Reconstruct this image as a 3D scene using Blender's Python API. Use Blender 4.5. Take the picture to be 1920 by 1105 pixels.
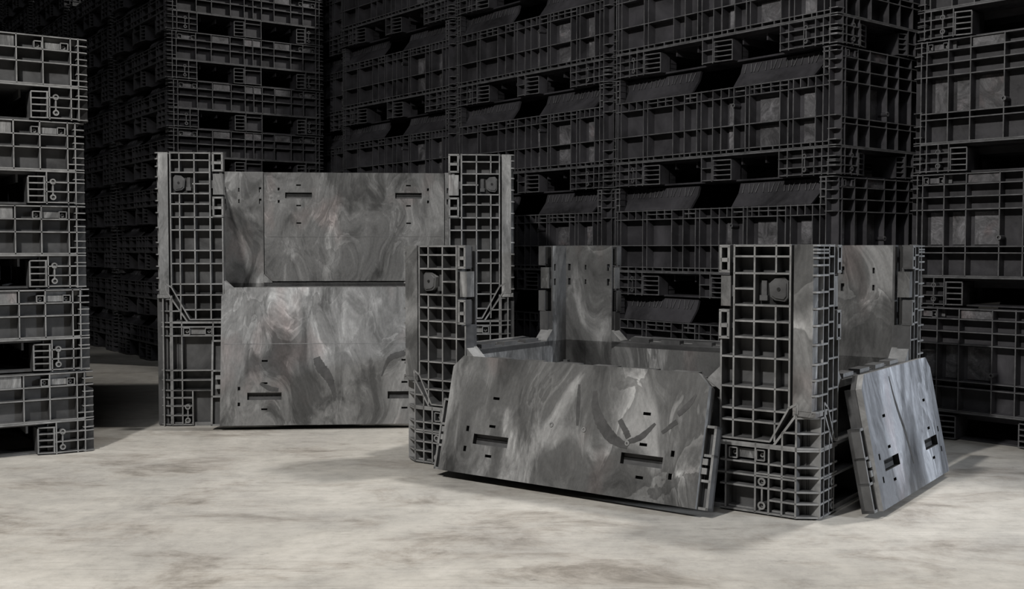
import bpy, bmesh, math, random
from mathutils import Vector, Matrix

for o in list(bpy.data.objects):
    bpy.data.objects.remove(o)
scene = bpy.context.scene
COL = scene.collection
R = math.radians
random.seed(7)

# ------------------------------------------------------------------ camera
FPX = 2045.0
cam_d = bpy.data.cameras.new('camera')
cam_d.sensor_fit = 'HORIZONTAL'
cam_d.sensor_width = 36.0
cam_d.lens = FPX / 1920.0 * 36.0
cam_d.clip_start = 0.05
cam = bpy.data.objects.new('camera', cam_d)
COL.objects.link(cam)
cam.location = (0, 0, 0.6)
cam.rotation_euler = (R(90 - 2.39), 0, 0)
scene.camera = cam

# ------------------------------------------------------------------ world and lamps
w = bpy.data.worlds.new('warehouse_dark')
scene.world = w
w.use_nodes = True
w.node_tree.nodes['Background'].inputs[0].default_value = (0.85, 0.9, 1.0, 1)
w.node_tree.nodes['Background'].inputs[1].default_value = 0.02

def aim(o, target):
    o.rotation_euler = (Vector(target) - o.location).to_track_quat('-Z', 'Y').to_euler()

def area(name, loc, target, size, power, col):
    l = bpy.data.lights.new(name, 'AREA')
    l.shape = 'DISK'
    l.size = size
    l.energy = power
    l.color = col
    o = bpy.data.objects.new(name, l)
    COL.objects.link(o)
    o.location = loc
    aim(o, target)
    return o

def spot(name, loc, target, radius, power, col, angle, blend):
    l = bpy.data.lights.new(name, 'SPOT')
    l.shadow_soft_size = radius
    l.energy = power
    l.color = col
    l.spot_size = R(angle)
    l.spot_blend = blend
    o = bpy.data.objects.new(name, l)
    COL.objects.link(o)
    o.location = loc
    aim(o, target)
    return o

spot('key_lamp', (-1.45, 0.5, 3.0), (0.15, 3.1, 0.25), 0.08, 500, (1.0, 0.975, 0.93), 96, 1.0)
area('high_bay_lamp', (2.2, 4.0, 4.6), (0.2, 3.0, 0.0), 0.5, 150, (1.0, 0.97, 0.92))
spot('side_lamp', (3.5, 1.1, 1.15), (0.95, 2.65, 0.22), 0.2, 300, (0.86, 0.92, 1.0), 34, 0.8)

area('added_fill_lamp', (-0.5, -2.5, 6.3), (-0.3, 3.0, 0.0), 2.5, 85, (0.96, 0.98, 1.0))  # unseen fill light, added to lift the dark floor shadow

scene.view_settings.view_transform = 'Standard'
scene.view_settings.look = 'None'
scene.view_settings.gamma = 1.0
scene.view_settings.exposure = 0.12
scene.view_settings.use_curve_mapping = False

# ------------------------------------------------------------------ materials
def new_mat(name):
    m = bpy.data.materials.new(name)
    m.use_nodes = True
    nt = m.node_tree
    b = nt.nodes['Principled BSDF']
    return m, nt, b

def nd(nt, t, **kw):
    n = nt.nodes.new(t)
    for k, v in kw.items():
        setattr(n, k, v)
    return n

def ramp(nt, stops):
    r = nd(nt, 'ShaderNodeValToRGB')
    els = r.color_ramp.elements
    while len(els) < len(stops):
        els.new(0.5)
    for e, (p, c) in zip(els, stops):
        e.position = p
        e.color = (c[0], c[1], c[2], 1) if isinstance(c, tuple) else (c, c, c, 1)
    return r

def obj_coords(nt, scale=(1, 1, 1), loc=(0, 0, 0), seed=True):
    tc = nd(nt, 'ShaderNodeTexCoord')
    mp = nd(nt, 'ShaderNodeMapping')
    mp.inputs['Scale'].default_value = scale
    if seed:
        oi = nd(nt, 'ShaderNodeObjectInfo')
        mul = nd(nt, 'ShaderNodeVectorMath', operation='SCALE')
        mul.inputs[0].default_value = (37.0, 19.0, 53.0)
        nt.links.new(oi.outputs['Random'], mul.inputs['Scale'])
        add = nd(nt, 'ShaderNodeVectorMath', operation='ADD')
        nt.links.new(tc.outputs['Object'], add.inputs[0])
        nt.links.new(mul.outputs[0], add.inputs[1])
        nt.links.new(add.outputs[0], mp.inputs['Vector'])
    else:
        nt.links.new(tc.outputs['Object'], mp.inputs['Vector'])
    return mp.outputs[0]

def noise(nt, vec, scale, detail=5, rough=0.55, dist=0.0):
    n = nd(nt, 'ShaderNodeTexNoise')
    n.inputs['Scale'].default_value = scale
    n.inputs['Detail'].default_value = detail
    n.inputs['Roughness'].default_value = rough
    n.inputs['Distortion'].default_value = dist
    nt.links.new(vec, n.inputs['Vector'])
    return n.outputs['Fac']

def mixc(nt, fac, a, b, mode='MIX'):
    n = nd(nt, 'ShaderNodeMix', data_type='RGBA', blend_type=mode)
    for sock, v in ((n.inputs['Factor'], fac), (n.inputs['A'], a), (n.inputs['B'], b)):
        if isinstance(v, (int, float)):
            sock.default_value = v
        elif isinstance(v, tuple):
            sock.default_value = (v[0], v[1], v[2], 1)
        else:
            nt.links.new(v, sock)
    return n.outputs['Result']

def bump(nt, b, height, strength, dist=0.002):
    n = nd(nt, 'ShaderNodeBump')
    n.inputs['Strength'].default_value = strength
    n.inputs['Distance'].default_value = dist
    nt.links.new(height, n.inputs['Height'])
    nt.links.new(n.outputs[0], b.inputs['Normal'])

def plastic(name, lo, hi, rough, tint=(1, 1, 1), scale=9.0, bumps=0.25):
    m, nt, b = new_mat(name)
    v = obj_coords(nt)
    f = noise(nt, v, scale, 6, 0.62, 0.8)
    r = ramp(nt, [(0.32, tuple(lo * t for t in tint)), (0.7, tuple(hi * t for t in tint))])
    nt.links.new(f, r.inputs[0])
    nt.links.new(r.outputs[0], b.inputs['Base Color'])
    fr = noise(nt, v, 60.0, 3, 0.6)
    rr = ramp(nt, [(0.3, rough - 0.1), (0.7, rough + 0.12)])
    nt.links.new(fr, rr.inputs[0])
    nt.links.new(rr.outputs[0], b.inputs['Roughness'])
    b.inputs['Specular IOR Level'].default_value = 0.4
    bump(nt, b, fr, bumps, 0.0012)
    return m

def marbled(name, dark, mid, light, scale=3.2, stretch=(1.0, 1.0, 0.55), rough=0.48, tint=(1, 1, 1), fronts=0.5):
    """recycled plastic: soft clouds of grey, flow fronts sharp on one side, brushed streaks"""
    m, nt, b = new_mat(name)
    v = obj_coords(nt, stretch)
    wn = nd(nt, 'ShaderNodeTexNoise')
    wn.inputs['Scale'].default_value = scale * 0.8
    wn.inputs['Detail'].default_value = 2
    nt.links.new(v, wn.inputs['Vector'])
    sc = nd(nt, 'ShaderNodeVectorMath', operation='SCALE')
    sc.inputs['Scale'].default_value = 0.5
    nt.links.new(wn.outputs['Color'], sc.inputs[0])
    ad = nd(nt, 'ShaderNodeVectorMath', operation='ADD')
    nt.links.new(v, ad.inputs[0])
    nt.links.new(sc.outputs[0], ad.inputs[1])
    p = ad.outputs[0]
    # brushed streaks that follow the flow, used to feather every edge
    mp = nd(nt, 'ShaderNodeMapping')
    mp.inputs['Scale'].default_value = (1, 1, 0.3)
    mp.inputs['Rotation'].default_value = (0.35, 0.4, 0)
    nt.links.new(p, mp.inputs[0])
    st = noise(nt, mp.outputs[0], scale * 9, 7, 0.72, 0.8)
    def feather(f, amt):
        a = nd(nt, 'ShaderNodeMath', operation='MULTIPLY_ADD')
        nt.links.new(st, a.inputs[0])
        a.inputs[1].default_value = amt
        nt.links.new(f, a.inputs[2])
        b_ = nd(nt, 'ShaderNodeMath', operation='SUBTRACT')
        nt.links.new(a.outputs[0], b_.inputs[0])
        b_.inputs[1].default_value = amt * .5
        return b_.outputs[0]
    cloud = feather(noise(nt, p, scale, 4, 0.5, 1.0), .16)
    r = ramp(nt, [(0.35, dark), (0.44, mid), (0.54, mid * 1.15), (0.65, light)])
    nt.links.new(cloud, r.inputs[0])
    # flow fronts, only in places
    fn = feather(noise(nt, p, scale * 1.9, 4, 0.55, 1.4), .10)
    fr = ramp(nt, [(0.40, 1.0), (0.49, 1.0 + fronts), (0.505, 1.0 - fronts * .5), (0.62, 1.0)])
    nt.links.new(fn, fr.inputs[0])
    mk = noise(nt, v, scale * 1.2, 2, 0.5, 0.3)
    mr = ramp(nt, [(0.45, 0.0), (0.58, 1.0)])
    nt.links.new(mk, mr.inputs[0])
    c = mixc(nt, mr.outputs[0], r.outputs[0], mixc(nt, 1.0, r.outputs[0], fr.outputs[0], 'MULTIPLY'))
    # pale feathered wisps and dark smudges
    wp = feather(noise(nt, p, scale * 2.6, 3, 0.5, 1.8), .25)
    wr = ramp(nt, [(0.36, 0.72), (0.46, 1.0), (0.58, 1.0), (0.70, 1.45)])
    nt.links.new(wp, wr.inputs[0])
    c = mixc(nt, 0.85, c, wr.outputs[0], 'MULTIPLY')
    sr = ramp(nt, [(0.28, 0.80), (0.5, 1.0), (0.72, 1.25)])
    nt.links.new(st, sr.inputs[0])
    c = mixc(nt, 0.8, c, sr.outputs[0], 'MULTIPLY')
    g = noise(nt, v, 150.0, 3, 0.7)
    gr = ramp(nt, [(0.25, 0.82), (0.75, 1.16)])
    nt.links.new(g, gr.inputs[0])
    c = mixc(nt, 1.0, c, gr.outputs[0], 'MULTIPLY')
    hn = noise(nt, v, scale * 1.7, 2)
    hr = ramp(nt, [(0.58, (1, 1, 1)), (0.72, (1.1, 0.97, 0.95))])
    nt.links.new(hn, hr.inputs[0])
    c = mixc(nt, 1.0, c, hr.outputs[0], 'MULTIPLY')
    c = mixc(nt, 1.0, c, tint, 'MULTIPLY')
    nt.links.new(c, b.inputs['Base Color'])
    rr = ramp(nt, [(0.3, rough - 0.08), (0.7, rough + 0.15)])
    nt.links.new(cloud, rr.inputs[0])
    nt.links.new(rr.outputs[0], b.inputs['Roughness'])
    b.inputs['Specular IOR Level'].default_value = 0.4
    bump(nt, b, st, 0.18, 0.003)
    return m

GREY = plastic('dark_grey_plastic', 0.038, 0.10, 0.42, (1.0, 1.0, 1.02))
GREY_EDGE = plastic('worn_highlit_rib_edge', 0.12, 0.27, 0.42, (1.0, 1.0, 1.0), 20.0)  # worn rib fronts, with the rib highlights also put into the colour
BLACK = plastic('black_plastic', 0.013, 0.062, 0.46, (1.0, 0.97, 1.08), 4.0)
BLACK_EDGE = plastic('worn_highlit_black_edge', 0.05, 0.135, 0.48, (1.0, 1.0, 1.04), 20.0)  # black ribs: wear plus highlights painted into the colour
SLOT = plastic('slot_black', 0.006, 0.012, 0.6)
STREAK = plastic('dark_streak_plastic', 0.035, 0.075, 0.5, (1, .99, 1), 25.0)
BOLT = plastic('bolt_metal', 0.10, 0.22, 0.38, (1.0, 1.0, 1.0), 30.0)
MARBLE_A = marbled('marbled_grey_panel', 0.065, 0.15, 0.29, 4.2, fronts=.4)
MARBLE_B = marbled('marbled_charcoal_panel', 0.044, 0.084, 0.24, 3.6, fronts=.6)
MARBLE_C = marbled('marbled_cool_lit_panel', 0.07, 0.14, 0.30, 3.8, (1, 1, .45), tint=(0.93, 0.98, 1.08), fronts=.45)  # cool bright light on the right door put into the panel colour
STRIP = marbled('marbled_corner_strip', 0.10, 0.16, 0.26, 7.0, (1, 1, .35), fronts=.25)
BLACK_PLATE = marbled('marbled_black_plate', 0.05, 0.085, 0.15, 8.0, (1, 1, 1), tint=(1, .98, 1.04), fronts=.3)

def concrete():
    m, nt, b = new_mat('worn_concrete')
    v = obj_coords(nt, seed=False)
    tc = nd(nt, 'ShaderNodeTexCoord')
    def turned(deg, sc):
        mp = nd(nt, 'ShaderNodeMapping')
        mp.inputs['Rotation'].default_value = (0, 0, R(deg))
        mp.inputs['Scale'].default_value = sc
        nt.links.new(tc.outputs['Object'], mp.inputs[0])
        return mp.outputs[0]
    big = noise(nt, v, 1.9, 12, 0.70, 0.4)
    r = ramp(nt, [(0.28, (0.27, 0.258, 0.24)), (0.42, (0.355, 0.34, 0.315)), (0.56, (0.425, 0.405, 0.372)), (0.72, (0.51, 0.49, 0.458))])
    nt.links.new(big, r.inputs[0])
    c = r.outputs[0]
    # traffic stains, drawn out in one direction
    st = noise(nt, turned(24, (1.1, 1.9, 1)), 2.6, 12, 0.74, 0.5)
    sr = ramp(nt, [(0.34, (0.50, 0.475, 0.45)), (0.43, (0.82, 0.80, 0.785)), (0.49, (0.96, 0.96, 0.96)), (0.62, (1.05, 1.05, 1.05))])
    nt.links.new(st, sr.inputs[0])
    c = mixc(nt, 0.9, c, sr.outputs[0], 'MULTIPLY')
    # dark scuffs with ragged ends
    sf = noise(nt, turned(-30, (2.0, 5, 1)), 4.2, 9, 0.76, 0.3)
    fr2 = ramp(nt, [(0.29, 0.40), (0.385, 1.0)])
    nt.links.new(sf, fr2.inputs[0])
    c = mixc(nt, 0.75, c, fr2.outputs[0], 'MULTIPLY')
    fine = noise(nt, v, 18.0, 12, 0.8)
    fr = ramp(nt, [(0.32, 0.78), (0.5, 1.0), (0.66, 1.10)])
    nt.links.new(fine, fr.inputs[0])
    c = mixc(nt, 1.0, c, fr.outputs[0], 'MULTIPLY')
    spk = noise(nt, v, 80.0, 4, 0.7)
    kr = ramp(nt, [(0.27, 0.6), (0.38, 1.0)])
    nt.links.new(spk, kr.inputs[0])
    c = mixc(nt, 0.6, c, kr.outputs[0], 'MULTIPLY')
    # drag marks, thin, pale and dark
    for rot, sc, s0, amt, colr in ((38, (0.3, 26, 1), 2.2, 0.24, (0.60, 0.58, 0.55)), (20, (0.25, 22, 1), 2.0, 0.24, (0.62, 0.60, 0.57)),
                                   (-36, (0.3, 20, 1), 1.9, 0.24, (0.15, 0.135, 0.12)), (10, (0.35, 24, 1), 2.4, 0.24, (0.16, 0.145, 0.13))):
        n2 = noise(nt, turned(rot, sc), s0, 3, 0.6, 0.25)
        r2 = ramp(nt, [(0.600, 0.0), (0.612, 1.0), (0.624, 0.0)])
        nt.links.new(n2, r2.inputs[0])
        mm = nd(nt, 'ShaderNodeMath', operation='MULTIPLY')
        mm.inputs[1].default_value = amt
        nt.links.new(r2.outputs[0], mm.inputs[0])
        c = mixc(nt, mm.outputs[0], c, colr)
    nt.links.new(c, b.inputs['Base Color'])
    rr = ramp(nt, [(0.35, 0.5), (0.65, 0.75)])
    nt.links.new(st, rr.inputs[0])
    nt.links.new(rr.outputs[0], b.inputs['Roughness'])
    b.inputs['Specular IOR Level'].default_value = 0.3
    bump(nt, b, fine, 0.3, 0.002)
    return m
CONCRETE = concrete()

# ------------------------------------------------------------------ mesh building
class Frame:
    """a face of a container: u to the right seen from outside, v up, d outwards"""
    def __init__(s, O, U, N):
        s.O, s.U, s.N = Vector(O), Vector(U), Vector(N)
    def p(s, u, v, d):
        return s.O + s.U * u + Vector((0, 0, v)) + s.N * d

class Mirror:
    """the same face read from its right end towards the left"""
    def __init__(s, fr, L):
        s.fr, s.L = fr, L
        s.U, s.N = -fr.U, fr.N
    def p(s, u, v, d):
        return s.fr.p(s.L - u, v, d)

class MB:
    def __init__(s):
        s.v, s.f, s.m = [], [], []
    def add(s, verts, faces, mats):
        b = len(s.v)
        s.v += [tuple(q) for q in verts]
        s.f += [tuple(b + i for i in f) for f in faces]
        s.m += mats
    def hexa(s, q, m=0, front=None, back=None):
        # q: 0-3 back ring, 4-7 front ring
        F = [(0, 3, 2, 1), (4, 5, 6, 7), (0, 1, 5, 4), (1, 2, 6, 5), (2, 3, 7, 6), (3, 0, 4, 7)]
        s.add(q, F, [m if back is None else back, m if front is None else front, m, m, m, m])
    def fbox(s, fr, u0, u1, v0, v1, d0, d1, m=0, front=None, back=None):
        q = [fr.p(u0, v0, d0), fr.p(u1, v0, d0), fr.p(u1, v1, d0), fr.p(u0, v1, d0),
             fr.p(u0, v0, d1), fr.p(u1, v0, d1), fr.p(u1, v1, d1), fr.p(u0, v1, d1)]
        s.hexa(q, m, front, back)
    def rib(s, fr, u0, v0, u1, v1, w, d0, d1, m=0, front=1, taper=1.4):
        dx, dy = u1 - u0, v1 - v0
        l = math.hypot(dx, dy) or 1
        nx, ny = -dy / l, dx / l
        h, g = w / 2, w / 2 * taper
        q = [fr.p(u0 + nx * -g, v0 + ny * -g, d0), fr.p(u1 + nx * -g, v1 + ny * -g, d0),
             fr.p(u1 + nx * g, v1 + ny * g, d0), fr.p(u0 + nx * g, v0 + ny * g, d0),
             fr.p(u0 + nx * -h, v0 + ny * -h, d1), fr.p(u1 + nx * -h, v1 + ny * -h, d1),
             fr.p(u1 + nx * h, v1 + ny * h, d1), fr.p(u0 + nx * h, v0 + ny * h, d1)]
        s.hexa(q, m, front)
    def hrib(s, fr, u0, u1, v, w, d0, d1, **k):
        s.rib(fr, u0, v, u1, v, w, d0, d1, **k)
    def vrib(s, fr, u, v0, v1, w, d0, d1, **k):
        s.rib(fr, u, v0, u, v1, w, d0, d1, **k)
    def poly(s, fr, pts, d0, d1, m=0, front=None, back=None):
        n = len(pts)
        vs = [fr.p(u, v, d0) for u, v in pts] + [fr.p(u, v, d1) for u, v in pts]
        F = [tuple(range(n))[::-1], tuple(range(n, 2 * n))]
        M = [m if back is None else back, m if front is None else front]
        for i in range(n):
            j = (i + 1) % n
            F.append((i, j, n + j, n + i))
            M.append(m)
        s.add(vs, F, M)
    def plan(s, pts, z0, z1, m=0, side=None):
        n = len(pts)
        vs = [(x, y, z0) for x, y in pts] + [(x, y, z1) for x, y in pts]
        F = [tuple(range(n))[::-1], tuple(range(n, 2 * n))]
        M = [m, m]
        for i in range(n):
            j = (i + 1) % n
            F.append((i, j, n + j, n + i))
            M.append(m if side is None else side)
        s.add(vs, F, M)
    def ring(s, fr, u, v, ro, ri, d0, d1, m=0, front=1, n=12):
        vs = []
        for r, d in ((ro, d0), (ro, d1), (ri, d1), (ri, d1 - (d1 - d0) * .5)):
            vs += [fr.p(u + r * math.cos(2 * math.pi * i / n), v + r * math.sin(2 * math.pi * i / n), d) for i in range(n)]
        F, M = [], []
        for k, mm in ((0, m), (1, front), (2, m)):
            for i in range(n):
                j = (i + 1) % n
                F.append((k * n + i, k * n + j, (k + 1) * n + j, (k + 1) * n + i))
                M.append(mm)
        F.append(tuple(range(3 * n, 4 * n)))
        M.append(m)
        s.add(vs, F, M)
    def build(s, name, mats, parent=None, loc=None):
        me = bpy.data.meshes.new(name)
        me.from_pydata(s.v, [], s.f)
        for m in mats:
            me.materials.append(m)
        me.polygons.foreach_set('material_index', s.m)
        bm = bmesh.new()
        bm.from_mesh(me)
        bmesh.ops.recalc_face_normals(bm, faces=bm.faces)
        bm.to_mesh(me)
        bm.free()
        me.update()
        o = bpy.data.objects.new(name, me)
        COL.objects.link(o)
        if parent:
            o.parent = parent
        return o

def empty(name, loc=(0, 0, 0), rz=0.0):
    o = bpy.data.objects.new(name, None)
    COL.objects.link(o)
    o.location = loc
    o.rotation_euler = (0, 0, rz)
    o.empty_display_size = 0.1
    return o

def tag(o, label=None, cat=None, group=None, kind=None):
    if label: o['label'] = label
    if cat: o['category'] = cat
    if group: o['group'] = group
    if kind: o['kind'] = kind
    return o

def copy_tree(o, parent=None, keep=None):
    c = o.copy()
    COL.objects.link(c)
    c.parent = parent
    for ch in list(o.children):
        if keep is None or ch.name.split('.')[0] in keep:
            copy_tree(ch, c)
    return c

def sides(W, D):
    """the four outer faces: front, right, back, left with their lengths"""
    return [(Frame((-W / 2, -D / 2, 0), (1, 0, 0), (0, -1, 0)), W),
            (Frame((W / 2, -D / 2, 0), (0, 1, 0), (1, 0, 0)), D),
            (Frame((W / 2, D / 2, 0), (-1, 0, 0), (0, 1, 0)), W),
            (Frame((-W / 2, D / 2, 0), (0, -1, 0), (-1, 0, 0)), D)]

# ------------------------------------------------------------------ floor
fl = MB()
fl.plan([(-9, -5), (9, -5), (9, 14), (-9, 14)], -0.1, 0.0)
floor = fl.build('floor', [CONCRETE])
tag(floor, 'worn grey concrete warehouse floor', None, None, 'structure')

# dark shell of the hall, far outside the lamplight
DARK_WALL = plastic('dark_hall_cladding', 0.02, 0.035, 0.7, (1, 1, 1.05), 1.0)
for nm, a, b, c, d, z0, z1 in (('wall_back', -9, 9, 13.8, 14, 0, 7), ('wall_front', -9, 9, -5.2, -5, 0, 7), ('wall_left', -9.2, -9, -5, 14, 0, 7), ('wall_right', 9, 9.2, -5, 14, 0, 7), ('ceiling', -9, 9, -5, 14, 7, 7.2)):
    q = MB()
    q.plan([(a, c), (b, c), (b, d), (a, d)], z0, z1)
    tag(q.build(nm, [DARK_WALL]), 'dark bare surface of the warehouse hall', None, None, 'structure')

# ------------------------------------------------------------------ folded containers in the stacks
def corner_pts(W, D, k, ab):
    sx = (-1, 1, 1, -1)[k]
    sy = (-1, -1, 1, 1)[k]
    return [(sx * (W / 2 - a), sy * (D / 2 - b)) for a, b in ab]

def corner_column(mb, W, D, zs, z0, z1, r=0.03, t=0.0030, rec=0.024, ks=(0, 1, 2, 3)):
    for k in ks:
        mb.plan(corner_pts(W, D, k, [(rec, r + .006), (rec, rec * .9 + r * .35), (rec * .9 + r * .35, rec), (r + .006, rec), (r + .006, r + .006)]), z0, z1, 0)
        for z in zs:
            ab = [(r + .004, 0), (r * .45, 0.0015), (r * .14, r * .14), (0.0015, r * .45), (0, r + .004), (r + .004, r + .004)]
            mb.plan(corner_pts(W, D, k, ab), max(z0, z - t / 2), min(z1, z + t / 2), 0, 1)

def fins(mb, fr, u0, u1, v0, v1, n=4, dep=0.10):
    """ribbed cheek of a fork opening; u0 is at the block, u1 in the opening"""
    h = (v1 - v0) / n
    F = [(0, 3, 2, 1), (4, 5, 6, 7), (0, 1, 5, 4), (1, 2, 6, 5), (2, 3, 7, 6), (3, 0, 4, 7)]
    for i in range(n + 1):
        z = v0 + h * i
        q = [fr.p(u0, z, -dep), fr.p(u1, z, -dep), fr.p(u1, z, -.012), fr.p(u0, z, -.001),
             fr.p(u0, z + .0036, -dep), fr.p(u1, z + .0036, -dep), fr.p(u1, z + .0036, -.012), fr.p(u0, z + .0036, -.001)]
        mb.add(q, F, [0, 0, 0, 0, 1, 0])
    mb.fbox(fr, min(u0, u1), max(u0, u1), v0, v1, -dep, -.045)
    mb.vrib(fr, u0 + (.003 if u1 > u0 else -.003), v0, v1, .004, -.04, 0)
    mb.vrib(fr, u1, v0, v1, .004, -.06, -.011)

def pallet_base(W, D, hp, specs):
    """deck on feet, with fork openings on all four sides.
    specs: per side list of (u0, u1, fin_left, fin_right, extra cols, extra rows)"""
    mb = MB()
    mb.plan([(-W / 2 + .03, -D / 2 + .03), (W / 2 - .03, -D / 2 + .03), (W / 2 - .03, D / 2 - .03), (-W / 2 + .03, D / 2 - .03)], hp - .012, hp, 0)
    # joists under the deck
    for i in range(9):
        x = -W / 2 + .1 + (W - .2) * i / 8
        mb.plan([(x - .003, -D / 2 + .04), (x + .003, -D / 2 + .04), (x + .003, D / 2 - .04), (x - .003, D / 2 - .04)], hp - .035, hp - .012, 0)
    mb.plan([(-.07, -.07), (.07, -.07), (.07, .07), (-.07, .07)], .0, hp, 0)
    # runners on the floor
    for s in (-1, 1):
        mb.plan([(-W / 2 + .05, s * (D / 2 - .085) - .045), (W / 2 - .05, s * (D / 2 - .085) - .045), (W / 2 - .05, s * (D / 2 - .085) + .045), (-W / 2 + .05, s * (D / 2 - .085) + .045)], 0, .006, 0, 0)
        mb.plan([(s * (W / 2 - .085) - .045, -D / 2 + .05), (s * (W / 2 - .085) + .045, -D / 2 + .05), (s * (W / 2 - .085) + .045, D / 2 - .05), (s * (W / 2 - .085) - .045, D / 2 - .05)], 0.0005, .0055, 0, 0)
    for (fr, L), blocks in zip(sides(W, D), specs):
        mb.hrib(fr, .03, L - .03, hp - .002, .005, -.03, 0)
        for (u0, u1, fl_, fr_, cols, rows) in blocks:
            dep = .13
            mb.fbox(fr, max(u0, .024), min(u1, L - .024), .0, hp - .006, -dep, -.026)
            for u in [u0 + .003, u1 - .003] + cols:
                if .025 < u < L - .025:
                    mb.vrib(fr, u, 0.001, hp - .004, .0034, -.027, 0)
            for v in [.006] + rows:
                mb.hrib(fr, max(u0, .03), min(u1, L - .03), v, .0034, -.027, 0)
            if fl_:
                fins(mb, fr, u0, u0 - fl_, .004, hp * .80)
            if fr_:
                fins(mb, fr, u1, u1 + fr_, .004, hp * .80)
    zs = [0.004] + sorted({v for blocks in specs for b in blocks for v in b[5]}) + [hp - .003]
    corner_column(mb, W, D, zs, 0.0, hp)
    return mb

def wall_face(fr, L, z0, z1, cols, rows, rec=.028, w=.0034, partial=(), plates=(), skip=()):
    """recessed plate with a grid of ribs. partial: (u0,v0,u1,v1) extra ribs"""
    mb = MB()
    mb.fbox(fr, .024, L - .024, z0 + .001, z1 - .001, -rec - .012, -rec)
    for u in cols:
        mb.vrib(fr, u, z0, z1, w, -rec, 0)
    for v in rows:
        mb.hrib(fr, .028, L - .028, v, w, -rec, 0)
    for (a, b, c, d) in partial:
        mb.rib(fr, a, b, c, d, w * .9, -rec, -.001)
    for (a, b, c, d) in plates:
        mb.fbox(fr, a, b, c, d, -rec, -.006, 2)
    return mb

def latch_part(fr, u0, u1, v0, v1, parent, mats, name='latch'):
    """plate between two dark pockets with a bolt in each"""
    mb = MB()
    pw = min(.022, (u1 - u0) * .22)
    for a in (u0, u1 - pw):
        mb.fbox(fr, a, a + pw, v0, v1, -.026, -.020, 3)
        for (p, q) in ((a, v0), (a, v1)):
            mb.hrib(fr, a, a + pw, q, .0026, -.022, .0006, taper=1)
        for p in (a, a + pw):
            mb.vrib(fr, p, v0, v1, .0026, -.022, .0006, taper=1)
    mb.fbox(fr, u0 + pw, u1 - pw, v0 + .001, v1 - .001, -.026, -.010, 2)
    o = mb.build(name, mats, parent)
    for a in (u0 + pw / 2, u1 - pw / 2):
        b = MB()
        b.ring(fr, a, (v0 + v1) / 2 - .001, pw * .3, pw * .12, -.021, -.010, 0, 0, 8)
        b.build('bolt', [BOLT], o)
    return o

def boss_part(fr, u, v0, v1, parent, mats, r=.0085):
    mb = MB()
    for v in (v0, v1):
        mb.ring(fr, u, v, r, r * .55, -.026, .001, 0, 1)
        mb.ring(fr, u, v, r * .42, r * .2, -.026, -.004, 0, 1, 8)
    mb.vrib(fr, u, v0 + r, v1 - r, .004, -.026, -.001)
    return mb.build('bolt_boss', mats, parent)

def flap_part(fr, u0, u1, z0, z1, chL, chR, parent, mats):
    """sloping lip with a row of moulded nicks"""
    mb = MB()
    din, dout = -.055, -.004
    pts = [(u0, u1, z1, din), (u0 + chL, u1 - chR, z0, dout)]
    (a0, a1, az, ad), (b0, b1, bz, bd) = pts
    zm = az - (az - bz) * .42
    dm = din + .012
    t = .010
    prof = [(a0, a1, az, ad), ((a0 + b0) / 2, (a1 + b1) / 2, zm, dm), (b0, b1, bz, bd)]
    for (p, q) in ((0, 1), (1, 2)):
        A, B = prof[p], prof[q]
        v = [fr.p(A[0], A[2], A[3] - t), fr.p(A[1], A[2], A[3] - t), fr.p(B[1], B[2], B[3] - t), fr.p(B[0], B[2], B[3] - t),
             fr.p(A[0], A[2], A[3]), fr.p(A[1], A[2], A[3]), fr.p(B[1], B[2], B[3]), fr.p(B[0], B[2], B[3])]
        mb.hexa(v, 0)
    n = max(6, int((u1 - u0) / .024))
    for i in range(n):
        u = u0 + max(chL, .01) + (u1 - u0 - max(chL, .01) - max(chR, .01)) * (i + .5) / n
        lean = .008 * math.sin(i * 1.7)
        A = (u - .0015, az - .006, din + .002)
        q = [fr.p(u - .002, az - .004, ad - .004), fr.p(u + .002, az - .004, ad - .004), fr.p(u + .002 + lean, zm, dm - .004), fr.p(u - .002 + lean, zm, dm - .004),
             fr.p(u - .0015, az - .004, ad + .005), fr.p(u + .0015, az - .004, ad + .005), fr.p(u + .0015 + lean, zm, dm + .005), fr.p(u - .0015 + lean, zm, dm + .005)]
        mb.hexa(q, 0, 1)
    return mb.build('flap', mats, parent)

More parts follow.
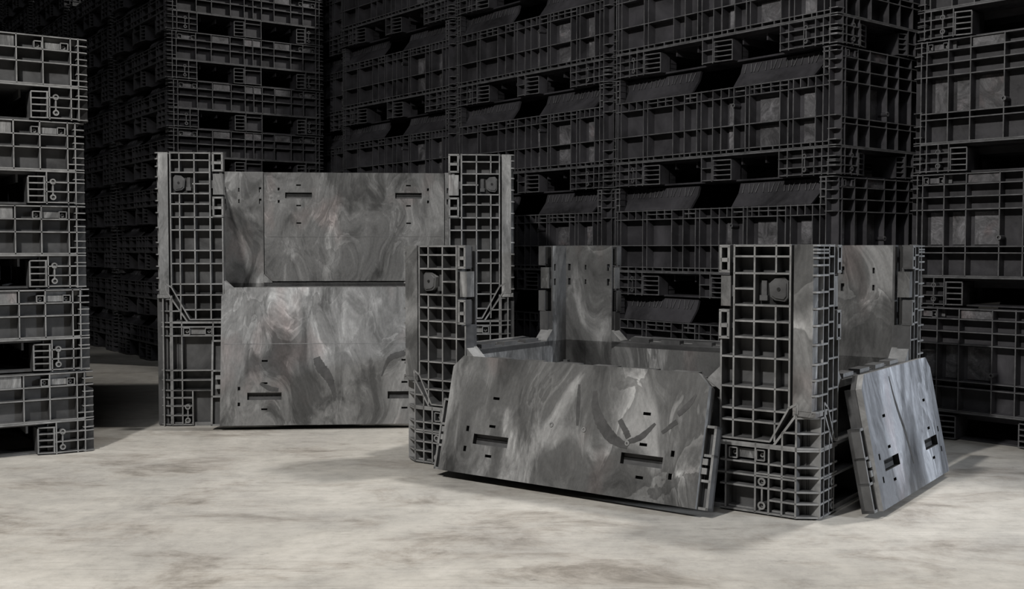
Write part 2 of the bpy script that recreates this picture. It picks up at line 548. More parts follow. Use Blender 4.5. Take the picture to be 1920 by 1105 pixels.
def make_low(mats):
    """low folded container: 0.86 wide, 1.0 deep, 0.243 high"""
    W, D, H, hp = 0.86, 1.0, 0.243, 0.098
    root = empty('folded_container')
    colsS = [.029, .050, .15, .23, .33, .405, .453, .5, .57, .665, .735, .81, .831]
    rows = [.030, .065, .100]
    fS = [(-.01, .157, 0, 0, [.05, .029, .112], [.037, .064]), (.406, .50, .052, 0, [], [.074]), (.748, .87, .045, 0, [.831, .81], [.037, .064])]
    fL = [(-.01, .17, 0, .05, [.029, .05, .11], [.037, .064]), (.44, .56, .05, .05, [], [.064]), (.83, 1.01, .05, 0, [.89, .95, .971], [.037, .064])]
    base = pallet_base(W, D, hp, [fS, fL, fS, fL]).build('base', mats, root)
    z1 = H - .003
    zr = [hp + .003, .163, .200, z1 - .0025]
    for i, (fr, L) in enumerate(sides(W, D)):
        if i % 2 == 0:
            part = [(a, .163, b, .163) for a, b in ()]
            mb = wall_face(fr, L, hp, z1, colsS, [hp + .003, .163, .200, z1 - .0025], partial=[(.029, .118, .05, .118), (.81, .118, .831, .118)],
                           plates=[(.237, .324, .202, z1 - .006), (.41, .496, .202, z1 - .006), (.576, .66, .202, z1 - .006)])
            o = mb.build('end_wall', mats, root)
            for a, b in ((.057, .146), (.712, .803)):
                latch_part(fr, a, b, .203, .222, o, mats)
        else:
            cols = [.029, .05, .13, .17, .27, .30, .40, .44, .5, .56, .6, .7, .73, .83, .87, .95, .971]
            mb = wall_face(fr, L, hp, z1 - .055, cols, [hp + .003, .125, .165, z1 - .058])
            o = mb.build('side_wall', mats, root)
            flap_part(fr, .035, .43, z1 - .058, z1 - .004, .03, .0, o, mats)
            flap_part(fr, .58, .965, z1 - .058, z1 - .004, .0, .03, o, mats)
        if i % 2 == 0:
            boss_part(fr, .092, .021, .066, base, mats)
            boss_part(fr, L - .092, .021, .066, base, mats)
    for k in range(4):
        mb = MB()
        corner_column(mb, W, D, [hp + .004, .118, .137, .163, .18, .200, .219, z1 - .002], hp, z1, ks=(k,))
        mb.plan(corner_pts(W, D, k, [(.02, .02), (.12, .02), (.12, .10), (.02, .10)]), z1 - .02, H - .0004, 0, 1)
        mb.build('corner_post', mats, root)
    mb = MB()
    mb.plan([(-W / 2 + .045, -D / 2 + .045), (W / 2 - .045, -D / 2 + .045), (W / 2 - .045, D / 2 - .045), (-W / 2 + .045, D / 2 - .045)], hp, H - .045, 0)
    mb.build('folded_panels', mats, root)
    return root, H

def make_high(mats):
    """taller folded container: long face 1.03, short face 0.95, 0.42 high"""
    W, D, H, hp = 1.03, 0.95, 0.42, 0.093
    root = empty('folded_container')
    L_ = 1.03
    colsL = [L_ - t for t in (.029, .052, .081, .168, .188, .222, .35, .367, .418, .475, .513, .567, .587, .647, .703, .831, .853, .972, .99, 1.001)]
    fLong = [(-.01, L_ - .853, 0, .075, [.03, .05, .10, .14], [.03, .062]),
             (L_ - .567, L_ - .513, .0, .076, [], [.05]),
             (L_ - .227, L_ + .01, 0, 0, [L_ - .03, L_ - .055, L_ - .085, L_ - .13, L_ - .19], [.03, .062])]
    S = .95
    fShort = [(-.01, .125, 0, .05, [.029, .05, .088], [.033, .062]), (.41, .54, .04, .04, [.46, .50], [.045]), (S - .125, S + .01, .05, 0, [S - .029, S - .05, S - .088], [.033, .062])]
    base = pallet_base(W, D, hp, [fLong, fShort, fLong, fShort]).build('base', mats, root)
    z1 = H - .003
    zl = .328
    for i, (fr, L) in enumerate(sides(W, D)):
        if i % 2 == 0:
            rows = [hp + .003, .110, .193, .292, zl - .003]
            mb = wall_face(fr, L, hp, zl, colsL, rows, rec=.036)
            u = lambda t: L_ - t
            for a, b in ((.19, .22), (.37, .41), (.59, .64)):
                mb.hrib(fr, u(b), u(a), .31, .0045, -.028, 0)
            for t in (.10, .135, .25, .30, .45, .54, .62, .67, .75, .80, .89, .93):
                mb.vrib(fr, u(t), hp, .110, .0034, -.028, 0)
            for t in (.11, .14, .26, .30, .33, .44, .62, .74, .78, .89, .93):
                mb.vrib(fr, u(t), .292, zl, .0034, -.028, 0)
            for a, b in ((.225, .345), (.705, .83)):
                mb.hrib(fr, u(b), u(a), .311, .0034, -.028, 0)
            # raised smooth pads inside the wide cells
            for a, b in ((.088, .146), (.228, .326), (.426, .462)):
                for c, d in ((.113, .184), (.197, .276)):
                    mb.fbox(fr, u(b), u(a), c, d, -.037, -.031, 2)
            # upstand at both ends of the lip
            mb.fbox(fr, .026, .045, zl, z1, -.045, -.028)
            mb.fbox(fr, L - .045, L - .026, zl, z1, -.045, -.028)
            for a in (.03, .05):
                mb.vrib(fr, a, zl, z1, .0048, -.03, 0)
                mb.vrib(fr, L - a, zl, z1, .0048, -.03, 0)
            for v in (.35, .375, .40, z1 - .003):
                mb.hrib(fr, .028, .055, v, .0045, -.03, 0)
                mb.hrib(fr, L - .055, L - .028, v, .0045, -.03, 0)
            o = mb.build('side_wall', mats, root)
            flap_part(fr, u(.424), u(.055), zl, z1 - .004, 0, .035, o, mats)
            flap_part(fr, u(.99), u(.615), zl, z1 - .004, .035, 0, o, mats)
            for t in (.44, .448):
                pass
            b = MB()
            b.ring(fr, u(.418), .262, .008, .004, -.028, .004, 0, 1)
            b.build('bolt', mats, o)
            boss_part(fr, u(.122), .022, .066, base, mats)
            boss_part(fr, .122, .022, .066, base, mats)
        else:
            cols = [.029, .047, .117, .187, .29, .36, .44, .51, .59, .66, .763, .833, .903, .921]
            rows = [hp + .003, .168, .188, .303, .343, .382, z1 - .003]
            mb = wall_face(fr, L, hp, z1, cols, rows, rec=.036, plates=[(.191, .286, .385, z1 - .006), (.664, .76, .385, z1 - .006)])
            # pale inset pads in the big cells
            for a, b in ((.051, .112), (.122, .182), (.192, .285), (.665, .758), (.768, .828), (.838, .899)):
                mb.fbox(fr, a + .010, b - .004, .194, .296, -.037, -.033, 2)
            o = mb.build('end_wall', mats, root)
            for a, b in ((.052, .114), (.837, .899)):
                latch_part(fr, a, b, .386, .405, o, mats)
            for a in (.29, .66):
                b = MB()
                b.ring(fr, a, .215, .008, .004, -.028, .004, 0, 1)
                b.build('bolt', mats, o)
            boss_part(fr, .088, .022, .066, base, mats)
            boss_part(fr, L - .088, .022, .066, base, mats)
    for k in range(4):
        mb = MB()
        corner_column(mb, W, D, [hp + .004, .115, .15, .193, .303, .343, .372, .40, z1 - .002], hp, z1, ks=(k,))
        mb.plan(corner_pts(W, D, k, [(.026, .070), (.14, .070), (.14, .13), (.026, .13)]), z1 - .03, H - .0004, 0, 1)
        mb.build('corner_post', mats, root)
    mb = MB()
    mb.plan([(-W / 2 + .07, -D / 2 + .07), (W / 2 - .07, -D / 2 + .07), (W / 2 - .07, D / 2 - .07), (-W / 2 + .07, D / 2 - .07)], hp, H - .10, 0)
    mb.build('folded_panels', mats, root)
    return root, H

ORD = ['', 'first', 'second', 'third', 'fourth', 'fifth', 'sixth', 'seventh', 'eighth', 'ninth', 'tenth', 'eleventh', 'twelfth']
USED = {}
def stack(proto, key, corner_xy, rz, corner_local, levels, H, labels, group, jx=.004, jr=.35, keep=None, shifts=None):
    """levels of copies on top of each other; corner_local is the container corner put at corner_xy"""
    for i in range(levels):
        if not USED.get(key):
            o = proto
            USED[key] = True
        else:
            o = copy_tree(proto, None, keep)
        a = rz + R(random.uniform(-jr, jr))
        dx, dy = random.uniform(-jx, jx), random.uniform(-jx, jx)
        if shifts:
            dx += shifts[i]
        c, s = math.cos(a), math.sin(a)
        lx, ly = corner_local
        o.location = (corner_xy[0] - (c * lx - s * ly) + dx, corner_xy[1] - (s * lx + c * ly) + dy, i * H)
        o.rotation_euler = (0, 0, a)
        tag(o, labels[i], 'container', group)

MG = [GREY, GREY_EDGE, STRIP, SLOT]
MK = [BLACK, BLACK_EDGE, BLACK_PLATE, SLOT]

low_grey, H1 = make_low(MG)
low_black, _ = make_low(MK)
high_black, H2 = make_high(MK)

# stack cut by the left edge of the photo
labs = [('grey folded container %s, near stack at left edge' % s) for s in
        ('standing on the floor', 'second from the floor', 'in the middle', 'second from the top', 'on top')]
stack(low_grey, 'lg', (-1.245, 3.22), R(33), (.43, -.5), 5, H1, labs, 'low folded containers stacked at the left edge', .003, .5, shifts=[.010, 0, -.006, -.004, .004])

# low stacks behind the tall open container, receding to the left
rz = math.atan2(.579, .815)
v_ = Vector((-.579, .815)) * 1.035
base_pt = Vector((-1.722, 5.5))
where = ['stack right behind tall open container', 'dark stack left of tall open container',
         'first dark stack behind left-edge stack', 'second dark stack behind left-edge stack', 'farthest dark stack, upper left corner']
for k, n in enumerate((9, 9, 10, 11, 11)):
    labs = ['black low folded container %s from floor, %s' % (ORD[i + 1], where[k]) for i in range(n)]
    p = base_pt + v_ * k
    stack(low_black, 'lb', p, rz, (-.43, -.5), n, H1, labs, 'low folded containers in the dark stacks', .006, .5,
          keep=None if k < 1 else ('base', 'end_wall', 'side_wall', 'corner_post', 'folded_panels', 'flap'))

# tall row of higher folded containers running back to the left
d_ = Vector((-.63, .777))
e_ = Vector((.777, .63))
P0 = Vector((1.039, 3.52))
rz = math.atan2(-.777, .63)
where = ['near corner stack behind low open container', 'second stack back in the long row',
         'third stack back in the long row', 'farthest stack back in the long row']
for k, n in enumerate((4, 5, 5, 6)):
    labs = ['black high folded container %s from floor, %s' % (ORD[i + 1], where[k]) for i in range(n)]
    stack(high_black, 'hb', P0 + d_ * 1.05 * k + e_ * (.08 if k == 3 else 0), rz, (.515, -.475), n, H2, labs, 'higher folded containers in the long row', .005, .4)
labs = ['black high folded container %s from floor, stack cut by right edge' % ORD[i + 1] for i in range(4)]
stack(high_black, 'hb', Vector((1.285, 3.52)), R(43), (-.515, .475), 4, H2, labs, 'higher folded containers at the right edge', .004, .4, shifts=[-.022, -.010, .0, .008])

# ------------------------------------------------------------------ the two open drop-door containers
def door_mesh(wd, hd, holes, chamfer, thick=.036, flange=(.03, .62)):
    """a drop door seen from its smooth side. u 0..wd, v 0..hd from hinge to free edge.
    The smooth side is at d = 0, the ribbed side at d = -thick."""
    fr = Frame((0, 0, 0), (1, 0, 0), (0, -1, 0))
    mb = MB()
    us = sorted({0, wd, chamfer, wd - chamfer} | {h[0] for h in holes} | {h[1] for h in holes})
    vs = sorted({0, hd, chamfer} | {h[2] for h in holes} | {h[3] for h in holes})
    inh = lambda u, v: any(a < u < b and c < v < d for a, b, c, d in holes)
    dep = -.022
    for i in range(len(us) - 1):
        for j in range(len(vs) - 1):
            u0, u1, v0, v1 = us[i], us[i + 1], vs[j], vs[j + 1]
            if inh((u0 + u1) / 2, (v0 + v1) / 2):
                P = [fr.p(u0, v0, dep), fr.p(u1, v0, dep), fr.p(u1, v1, dep), fr.p(u0, v1, dep)]
                mb.add(P, [(0, 1, 2, 3)], [3])
                continue
            if j == 0 and i == 0:
                mb.add([fr.p(u1, v0, 0), fr.p(u1, v1, 0), fr.p(u0, v1, 0)], [(0, 1, 2)], [2])
            elif j == 0 and i == len(us) - 2:
                mb.add([fr.p(u0, v0, 0), fr.p(u1, v1, 0), fr.p(u0, v1, 0)], [(0, 1, 2)], [2])
            else:
                mb.add([fr.p(u0, v0, 0), fr.p(u1, v0, 0), fr.p(u1, v1, 0), fr.p(u0, v1, 0)], [(0, 1, 2, 3)], [2])
    for a, b, c, d in holes:
        q = [fr.p(a, c, 0), fr.p(b, c, 0), fr.p(b, d, 0), fr.p(a, d, 0), fr.p(a, c, dep), fr.p(b, c, dep), fr.p(b, d, dep), fr.p(a, d, dep)]
        mb.add(q, [(0, 1, 5, 4), (1, 2, 6, 5), (2, 3, 7, 6), (3, 0, 4, 7)], [3] * 4)
        if b - a > .05:   # bar inside the hand slot
            mb.fbox(fr, a, b, c + (d - c) * .3, c + (d - c) * .6, dep, dep + .007, 3, 3)
    out = [(chamfer, 0), (wd - chamfer, 0), (wd, chamfer), (wd, hd), (0, hd), (0, chamfer)]
    t0 = -.014
    n = len(out)
    vv = [fr.p(u, v, 0) for u, v in out] + [fr.p(u, v, t0) for u, v in out]
    mb.add(vv, [(i, (i + 1) % n, n + (i + 1) % n, n + i) for i in range(n)], [1] * n)
    # ribbed back
    mb.poly(fr, out, t0 - .012, t0 - .001, 0)
    nb = 7
    for i in range(nb + 1):
        u = .008 + (wd - .016) * i / nb
        c0 = chamfer if i in (0, nb) else .004
        mb.vrib(fr, u, c0, hd - .004, .006, t0 - .01, -thick - .006)
    for i in range(5):
        v = .008 + (hd - .016) * i / 4
        mb.hrib(fr, chamfer if i == 0 else .004, wd - (chamfer if i == 0 else .004), v, .006, t0 - .01, -thick - .006)
    if hd > .4:   # moulded ridge across the smooth side
        mb.fbox(fr, .012, wd - .012, .188, .1895, -.001, .0009, 2, 1)
    # side flanges with hook steps, along the free part
    fw, ff = flange or (0, 0)
    for sgn in ((0, 1) if flange else ()):
        f = fr if sgn == 0 else Mirror(fr, wd)
        v0 = hd * (1 - ff)
        mb.fbox(f, -fw, 0.001, v0, hd, -thick - .004, -thick + .004, 0, 0)
        mb.fbox(f, -fw, -fw + .006, v0, hd, -thick - .004, -.012, 0, 1)
        for v in (v0 + .003, v0 + (hd - v0) * .36, v0 + (hd - v0) * .66, hd - .003):
            mb.fbox(f, -fw, .001, v - .003, v + .003, -thick, -.012, 0, 1)
        for q in (.44, .55):
            v = v0 + (hd - v0) * q
            mb.fbox(f, -fw * .55, .001, v - .008, v + .006, -thick, -.008, 0, 1)
    return mb

def streak_part(door, pts, widths, dd=.0006):
    """flow mark of darker plastic on the smooth side of a door: a ribbon along pts (u, v)"""
    fr = Frame((0, 0, 0), (1, 0, 0), (0, -1, 0))
    # smooth the path
    P = [Vector((p[0], p[1], w_)) for p, w_ in zip(pts, widths)]
    for _ in range(3):
        Q = [P[0]]
        for a, b in zip(P[:-1], P[1:]):
            Q += [a * .75 + b * .25, a * .25 + b * .75]
        Q.append(P[-1])
        P = Q
    L_, R_ = [], []
    rnd = random.Random(len(pts) * 31 + int(pts[0][0] * 1000))
    for i, p in enumerate(P):
        t = (P[min(i + 1, len(P) - 1)] - P[max(i - 1, 0)]).to_2d()
        t = t.normalized() if t.length > 1e-9 else Vector((1, 0))
        n = Vector((-t.y, t.x))
        L_.append(p.to_2d() + n * p.z * .5 * rnd.uniform(.88, 1.12))
        R_.append(p.to_2d() - n * p.z * .5 * rnd.uniform(.88, 1.12))
    mb = MB()
    V = [fr.p(q.x, q.y, dd) for q in L_] + [fr.p(q.x, q.y, dd) for q in R_] + [fr.p(q.x, q.y, -.001) for q in L_] + [fr.p(q.x, q.y, -.001) for q in R_]
    n = len(P)
    F = []
    for i in range(n - 1):
        F += [(i, i + 1, n + i + 1, n + i), (i, 2 * n + i, 2 * n + i + 1, i + 1), (n + i, n + i + 1, 3 * n + i + 1, 3 * n + i)]
    mb.add(V, F, [0] * len(F))
    return mb.build('flow_mark', [STREAK], door)

def holed_plate(mb, fr, u0, u1, v0, v1, d, thick, holes, m, mh=3):
    """smooth plate facing inwards (towards -d) with small through slots"""
    us = sorted({u0, u1} | {q for h in holes for q in h[:2]})
    vs = sorted({v0, v1} | {q for h in holes for q in h[2:]})
    for i in range(len(us) - 1):
        for j in range(len(vs) - 1):
            a, b, c, e = us[i], us[i + 1], vs[j], vs[j + 1]
            if any(h[0] < (a + b) / 2 < h[1] and h[2] < (c + e) / 2 < h[3] for h in holes):
                continue
            mb.fbox(fr, a, b, c, e, d, d + thick, 0, 0, m)

def open_container(name, W, D, H, zs, zb, zrows, zbrows, uall, ubase, zcorner, strip_bottom, hp, doors, mats, door_slots, rec_z, marble_doors):
    """collapsible container. zrows: rib heights of the wall posts measured from the top,
    zbrows: rib heights of the base, doors: per side None = closed or outward swing of the hanging door"""
    root = empty(name)
    S = sides(W, D)
    rec, w = .034, .0042
    tw = .05
    z_l = H - rec_z[2]                       # lower end of the latch column
    sb = strip_bottom - .014
    tall = H > .8
    # ---- base
    mb = MB()
    mb.plan([(-W / 2 + .04, -D / 2 + .04), (W / 2 - .04, -D / 2 + .04), (W / 2 - .04, D / 2 - .04), (-W / 2 + .04, D / 2 - .04)], hp - .015, hp + .008, 2)
    mb.plan([(-.1, -.1), (.1, -.1), (.1, .1), (-.1, .1)], .0, hp, 0)
    for si, (fr, L) in enumerate(S):
        up = uall[si % 2]
        ci, pw = up[0], up[-1]
        cut = zs + (.115 if tall else .085)
        ud = ci + (cut - zs - .006) * .55
        mb.fbox(fr, .03, L - .03, hp, zs, -tw, -rec, 0, 0, 2)
        for f in (fr, Mirror(fr, L)):
            mb.fbox(f, .03, max(pw - .01, .2), 0.003, hp, -.2, -rec, 0)
            for u, a, b in ubase:
                if u <= pw + .01:
                    mb.vrib(f, u, max(a, .003), min(b, zs), w, -rec, 0)
            for z, a, b in zbrows:
                mb.hrib(f, max(a, .045), min(b, pw), z, w, -rec, 0)
            # ear of the base that rises to the corner strip
            mb.poly(f, [(.03, zs - .002), (ud - .010, zs - .002), (ci - .019, cut - .012), (ci - .022, sb), (.03, sb)], -rec - .008, -rec, 0)
            for u, a, b in ubase[:2]:
                top = sb if u < ci - .02 else zs + (ud - .012 - u) / .55
                if top > zs + .02:
                    mb.vrib(f, u, zs, top, w, -rec, 0)
            for q in (.45,):
                z = zs + (sb - zs) * q
                mb.hrib(f, .045, max(.05, ud - .012 - (z - zs) * .55), z, w, -rec, 0)
        mb.fbox(fr, L / 2 - .08, L / 2 + .08, 0.003, hp, -.2, -.01, 0)
        mb.hrib(fr, .045, L - .045, zs - .004, .007, -tw, 0)
        mb.hrib(fr, .045, L - .045, hp, w, -rec, 0)
        mb.fbox(fr, .05, L - .05, 0.0, .012, -.11, -.012, 0, 1)
    cz = [z for z, a, b in zbrows if a == 0] + [zs - .004] + [zs + (sb - zs) * q for q in (.45, .97)]
    for k in range(4):
        mb.plan(corner_pts(W, D, k, [(.03, .066), (.03, .055), (.062, .034), (.066, .03), (.066, .066)]), .003, sb, 0)
        for z in cz:
            mb.plan(corner_pts(W, D, k, [(.05, 0), (.044, 0.0), (0.0, .028), (0, .05), (.05, .05)]), z - .0021, z + .0021, 0, 1)
        for ab in ([(.045, .0005), (.049, .0005), (.052, .034), (.047, .034)], [(.0005, .026), (.0005, .030), (.04, .044), (.04, .040)]):
            mb.plan(corner_pts(W, D, k, ab), .004, sb, 0, 1)
    base = mb.build('base', mats, root)
    for si, (fr, L) in enumerate(S):
        for f in (fr, Mirror(fr, L)):
            if si % 2 == 0:
                latch_part(f, *door_slots['latch'], base, mats, 'base_latch')
            boss_part(f, door_slots['boss'][0] if si % 2 == 0 else .098, door_slots['boss'][1], door_slots['boss'][2], base, mats, .0095)
    # ---- walls: two posts joined by a low strip under the door
    for si, (fr, L) in enumerate(S):
        up = uall[si % 2]
        ci, u1, u2 = up[0], up[-2], up[-1]
        front = si % 2 == 0
        cut = zs + (.115 if tall else .085)
        ud = ci + (cut - zs - .006) * .55
        mb = MB()
        mb.fbox(fr, .05, L - .05, zs, zb - .006, -tw, -rec, 0, 0, 2)
        hh = H - z_l
        for f in (fr, Mirror(fr, L)):
            # smooth inner plate of the post, slotted beside the door
            sl = []
            zq = H - (.10 if tall else .095)
            for dz in (-.024, .024):
                sl.append((u2 - .018, u2 - .008, zq + dz - .011, zq + dz + .011))
                if front:
                    sl.append((u2 - .104, u2 - .098, zq + dz - .008, zq + dz + .008))
                    sl.append((.058, .068, zq + dz - .011, zq + dz + .011))
            holed_plate(mb, f, .045, u2, zs, H, -tw, .006, sl, 2)
            mb.fbox(f, .045, u2, zs, z_l, -tw + .006, -rec, 0)
            mb.fbox(f, .045, u1 + .004, z_l, H, -tw + .007, -rec, 3, 0)
            for u in up:
                lo = cut if u == ci else zs + .006
                hi = H if u <= u1 + 1e-6 else z_l
                if front and u == up[1] and tall:
                    # this rib stops at the latch recess
                    mb.vrib(f, u, lo, H - rec_z[0][1], w, -rec, 0)
                    mb.vrib(f, u, H - rec_z[0][0], hi, w, -rec, 0)
                elif front and u == up[1]:
                    mb.vrib(f, u, lo, H - rec_z[0][1], w, -rec, 0)
                    mb.vrib(f, u, H - rec_z[0][0], hi, w, -rec, 0)
                else:
                    mb.vrib(f, u, lo, hi, w, -rec, 0)
            mb.vrib(f, u1 + .001, z_l, H, .004, -tw + .007, -.002)
            for row in zrows:
                z = H - row[0]
                a = ci
                if z < cut:
                    a = ci + (cut - z) * .55
                b = u2 if z <= z_l + .002 else u1
                if len(row) > 1 and front:
                    a = row[1]
                mb.hrib(f, a, b, z, w, -rec, 0)
            mb.rib(f, ci, cut, ud, zs + .006, w, -rec, .001)
            mb.hrib(f, ud, u2, zs + .006, w, -rec, .001)
            mb.rib(f, ci - .018, cut - .012, ud - .009, zs - .001, .005, -rec, 0)
            mb.rib(f, ci, cut, ci - .02, cut + .012, .005, -rec, .0)
            mb.rib(f, ci - .02, cut + .012, ci - .018, cut - .012, .005, -rec, .0)
            if front:
                mb.fbox(f, ci + .004, rec_z[1] - .003, H - rec_z[0][1] + .003, H - rec_z[0][0] - .003, -rec, -.022, 3)
            mb.poly(f, [(u2 - .002, zb - .03), (u2 + .034, zb - .006), (u2 + .034, zb), (u2 - .002, zb + .034)], -tw, -.004, 1, 1, 2)
            mb.fbox(f, u2, L / 2, zb - .02, zb - .004, -tw, -.006, 0, 1)
        wall = mb.build('side_wall' if si % 2 else ('front_wall' if si == 0 else 'back_wall'), mats, root)
        for f in (fr, Mirror(fr, L)):
            if front:
                ua, ub = ci + .004, rec_z[1] - .003
                za, zb_ = H - rec_z[0][1] + .003, H - rec_z[0][0] - .003
                wu, wz = ub - ua, zb_ - za
                hexa = ((.06, .24), (.16, .1), (.46, .14), (.6, .26), (.64, .7), (.46, .88), (.16, .92), (.06, .78))
                lp = MB()
                lp.poly(f, [(ua + wu * x, za + wz * y) for x, y in hexa], -.022, -.010, 1, 0)
                lp.poly(f, [(ua + wu * (.06 + x * .8), za + wz * (.1 + y * .8)) for x, y in hexa], -.010, -.007, 1, 0)
                lpo = lp.build('latch_plate', mats, wall)
                b = MB()
                b.ring(f, ua + wu * .33, za + wz * .52, .004, .001, -.008, -.005, 0, 0, 8)
                b.build('bolt', [SLOT], lpo)
                lk = MB()
                lk.fbox(f, ua + wu * .70, ua + wu * .94, za + wz * .12, za + wz * .3, -.022, -.012, 0, 0)
                lk.fbox(f, ua + wu * .74, ua + wu * .90, za + wz * .3, za + wz * .8, -.022, -.016, 0)
                lk.build('latch_tongue', mats, wall)
            # latch column: two looped hooks with a smooth block between
            x0, x1 = u1 + .012, u2 + .001
            for q0, q1 in ((.70, 1.0), (0.0, .32)):
                lc = MB()
                a, b_ = z_l + hh * q0 + .004, z_l + hh * q1 - .004
                m_ = a + (b_ - a) * .45
                for z in (a, b_):
                    lc.hrib(f, x0 - .003, x1 + .003, z, .006, -.022, .004, taper=1.2)
                lc.hrib(f, x0, x1, m_, .009, -.022, .004, taper=1.2)
                for u in (x0, x1):
                    lc.vrib(f, u, a, b_, .006, -.022, .004, taper=1.2)
                lc.fbox(f, x0, x1, a, b_, -.030, -.021, 3)
                lc.fbox(f, x0 - .012, x0, m_ - .006, m_ + .006, -.03, -.008, 0)
                lc.build('latch_hook', mats, wall)
            lc = MB()
            lc.fbox(f, x0 - .002, x1 + .002, z_l + hh * .35, z_l + hh * .67, -.036, -.004, 2)
            lc.fbox(f, x0 - .012, x0 - .001, z_l + hh * .45, z_l + hh * .57, -.036, -.010, 0)
            lc.build('latch_block', mats, wall)
        # hinge knuckles along the ledge
        hk = MB()
        span = L - 2 * u2 - .09
        n = max(4, int(span / .10))
        for i in range(n):
            a = u2 + .045 + span * (i + .2) / n
            hk.fbox(fr, a, a + span / n * .6, zb - .006, zb + .008, -.040, -.012, 0, 1)
        hk.fbox(fr, u2 + .045, L - u2 - .045, zb - .006, zb - .001, -.034, -.02, 0)
        hk.build('hinge', mats, wall)
    # ---- corner posts: smooth strip towards front and back, ribs round to the side
    ci = uall[0][0]
    for k in range(4):
        mb = MB()
        ab = lambda pts: corner_pts(W, D, k, pts)
        z0 = strip_bottom
        mb.plan(ab([(.012, .036), (.012, .001), (ci - .008, .001), (ci - .008, .036)]), z0, H - .001, 2)
        mb.plan(ab([(.026, .066), (.026, .03), (.044, .03), (.044, .066)]), z0 - .01, H, 0)
        for z in zcorner:
            mb.plan(ab([(.013, .0), (.005, .003), (0.0, .010), (0, .068), (.034, .068), (.034, .02), (.013, .02)]), H - z - .005, H - z - .0008, 0, 1)
        for b0 in (.036, .066):
            mb.plan(ab([(0.001, b0 - .002), (0.001, b0 + .002), (.03, b0 + .003), (.03, b0 - .003)]), z0, H - .001, 0, 1)
        mb.plan(ab([(.002, .068), (.004, .004), (.014, .002), (ci - .008, .002), (ci - .008, .04), (.034, .068)]), z0 - .012, z0, 2, 2)
        mb.build('corner_post', mats, root)
    # ---- doors
    for si, (fr, L) in enumerate(S):
        u1, u2 = uall[si % 2][-2:]
        wd = L - 2 * u2 - .006
        hd = H - zb - .004
        holes = door_slots['holes'](wd, hd)
        opened = doors[si] is not None
        mb = door_mesh(wd, hd, holes, .03, flange=(min(.032, u2 - u1 - .006), .62) if opened else None)
        dm = list(mats)
        dm[2] = marble_doors[si]
        o = mb.build('drop_door', dm, root)
        # local door axes: x along the hinge seen from its smooth side, z away from the hinge, -y smooth normal
        if not opened:
            X, Z, Yn = -fr.U, Vector((0, 0, 1)), -fr.N
            org = fr.p(L - u2 - .003, zb + .002, -tw + .001)
        else:
            ang = doors[si]
            X = fr.U
            Z = Vector((0, 0, -1)) * math.cos(ang) + fr.N * math.sin(ang)
            Yn = fr.N * math.cos(ang) + Vector((0, 0, 1)) * math.sin(ang)
            org = fr.p(u2 + .003, zb + .004, .0) + Yn * .048
        o.matrix_local = Matrix(((X.x, -Yn.x, Z.x, org.x), (X.y, -Yn.y, Z.y, org.y), (X.z, -Yn.z, Z.z, org.z), (0, 0, 0, 1)))
        if si == 0 and tall:
            k = wd / .758
            streak_part(o, [(.315 * k, .235), (.325 * k, .265), (.355 * k, .30), (.37 * k, .34), (.375 * k, .38)], [.022, .034, .030, .016, .006])
            streak_part(o, [(.53 * k, .30), (.545 * k, .26), (.56 * k, .235), (.60 * k, .225), (.625 * k, .215)], [.004, .010, .020, .020, .012])
            streak_part(o, [(.13 * k, .32), (.16 * k, .338), (.19 * k, .342)], [.008, .018, .012])
        if si == 0 and not tall:
            k = wd / .7445
            streak_part(o, [(.448 * k, .062), (.452 * k, .10), (.475 * k, .14), (.51 * k, .172), (.555 * k, .186)], [.010, .022, .028, .028, .012])
            streak_part(o, [(.525 * k, .125), (.545 * k, .15), (.555 * k, .165)], [.012, .016, .014])
            streak_part(o, [(.555 * k, .175), (.59 * k, .16), (.62 * k, .125)], [.010, .016, .006])
            streak_part(o, [(.64 * k, .145), (.675 * k, .115)], [.008, .012])
            streak_part(o, [(.675 * k, .10), (.70 * k, .075), (.715 * k, .05)], [.012, .014, .004])
            streak_part(o, [(.40 * k, .05), (.405 * k, .10), (.41 * k, .15)], [.006, .012, .006])
            for (u, v) in ((.553, .178), (.335, .155), (.43, .158)):
                b = MB()
                b.ring(Frame((0, 0, 0), (1, 0, 0), (0, -1, 0)), u * k, v, .006, .003, -.002, .0016, 0, 1, 14)
                b.build('gate_mark', mats, o)
        if si == 1 and not tall:
            k = wd / .55
            streak_part(o, [(.20 * k, .02), (.215 * k, .09), (.25 * k, .16), (.27 * k, .24)], [.004, .012, .014, .006])
    return root

def holes_tall(wd, hd):
    H_ = []
    for c in (wd * .19, wd * .80):
        v = hd * .79
        H_ += [(c - .056, c + .056, v - .012, v + .012), (c - .010, c + .010, v - .046, v - .040), (c - .010, c + .010, v + .040, v + .046),
               (c - .010, c + .010, v - .120, v - .114)]
        sg = -1 if c < wd / 2 else 1
        for dv in (-.026, .026):
            a = c + sg * .083
            H_.append((a - .004, a + .004, v + dv - .006, v + dv + .006))
    return H_

def holes_low(wd, hd):
    H_ = []
    for c in (wd * .21, wd * .80):
        v = hd * .70
        H_ += [(c - .055, c + .055, v - .013, v + .013), (c - .010, c + .010, v - .040, v - .033), (c - .010, c + .010, v + .036, v + .043),
               (c - .010, c + .010, v - .112, v - .105)]
        sg = -1 if c < wd / 2 else 1
        for dv in (-.024, .028):
            a = c + sg * .078
            H_.append((a - .0045, a + .0045, v + dv - .007, v + dv + .007))
    return H_

MA = [GREY, GREY_EDGE, MARBLE_A, SLOT]
MBm = [GREY, GREY_EDGE, MARBLE_B, SLOT]
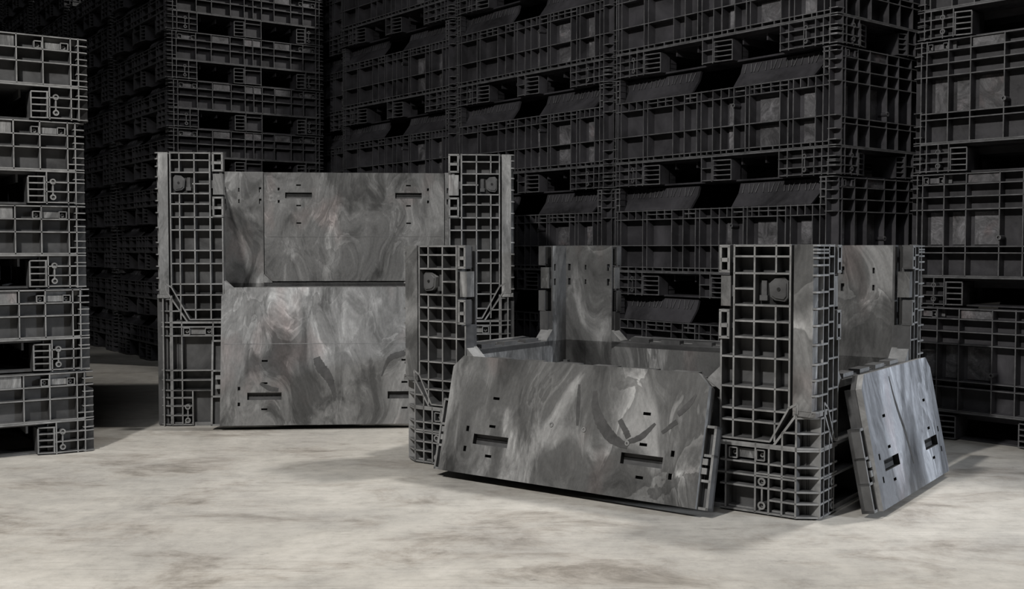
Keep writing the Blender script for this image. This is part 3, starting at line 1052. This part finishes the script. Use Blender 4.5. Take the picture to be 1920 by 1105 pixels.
# tall open container
A = open_container('drop_door_container', 1.21, .983, .925, .356, .462,
    [(.003,), (.027,), (.068,), (.106, .125, 9), (.139,), (.174,), (.218,), (.261,), (.330,), (.374,), (.443,), (.480,), (.530,)],
    [(.006, 0, .118), (.037, 0, .118), (.069, 0, .118), (.097, 0, .118), (.122, 0, 9), (.157, 0, .19), (.19, 0, 9), (.307, 0, 9), (.337, 0, 9)],
    ([.052, .082, .131, .182, .223], [.066, .098, .135, .165]),
    [(.023, 0, 9), (.052, 0, 9), (.084, 0, 9), (.118, 0, .122), (.188, 0, 9), (.22, 0, 9)],
    [0, .02, .045, .08, .12, .16, .20, .25, .30, .34, .38, .42, .46], .447, .122,
    [R(7), None, None, None], MA,
    {'latch': (.090, .183, .311, .333), 'boss': (.101, .02, .066), 'holes': holes_tall},
    ((.068, .139), .125, .218), [MARBLE_A] * 4)
A.location = (-1.1973, 3.6623, 0)
au = Vector((math.cos(.0787), math.sin(.0787)))
av = Vector((-au.y, au.x))
c2 = Vector((-1.1973, 3.6623)) + au * .605 + av * .983 / 2
A.location = (c2.x, c2.y, 0)
A.rotation_euler = (0, 0, .0787)
tag(A, 'tall grey ribbed container with its front door dropped open, left of centre', 'container')

B = open_container('drop_door_container', 1.2065, .816, .6105, .163, .302,
    [(.003,), (.027,), (.065,), (.10, .15, 9), (.137,), (.173,), (.21,), (.255,), (.323,), (.373,), (.40,)],
    [(.006, 0, 9), (.036, 0, .11), (.062, 0, 9), (.094, 0, .142), (.117, 0, 9), (.154, 0, 9)],
    ([.064, .097, .148, .197, .228], [.066, .098, .13]),
    [(.047, 0, 9), (.079, 0, 9), (.11, 0, 9), (.142, 0, 9), (.214, 0, 9)],
    [0, .009, .016, .027, .043, .065, .102, .138, .175, .217, .26, .295, .329, .365], .243, .088,
    [R(14), R(11), R(5), R(5)], MBm,
    {'latch': (.12, .205, .124, .147), 'boss': (.126, .022, .076), 'holes': holes_low},
    ((.065, .137), .148, .216), [MARBLE_B, MARBLE_C, MARBLE_B, MARBLE_B])
th = -.6306
bu = Vector((math.cos(th), math.sin(th)))
bv = Vector((-bu.y, bu.x))
c2 = Vector((-.3104, 3.0734)) + bu * 1.2065 / 2 + bv * .816 / 2
B.location = (c2.x, c2.y, 0)
B.rotation_euler = (0, 0, th)
tag(B, 'low charcoal ribbed container in front with all four marbled doors dropped open', 'container')
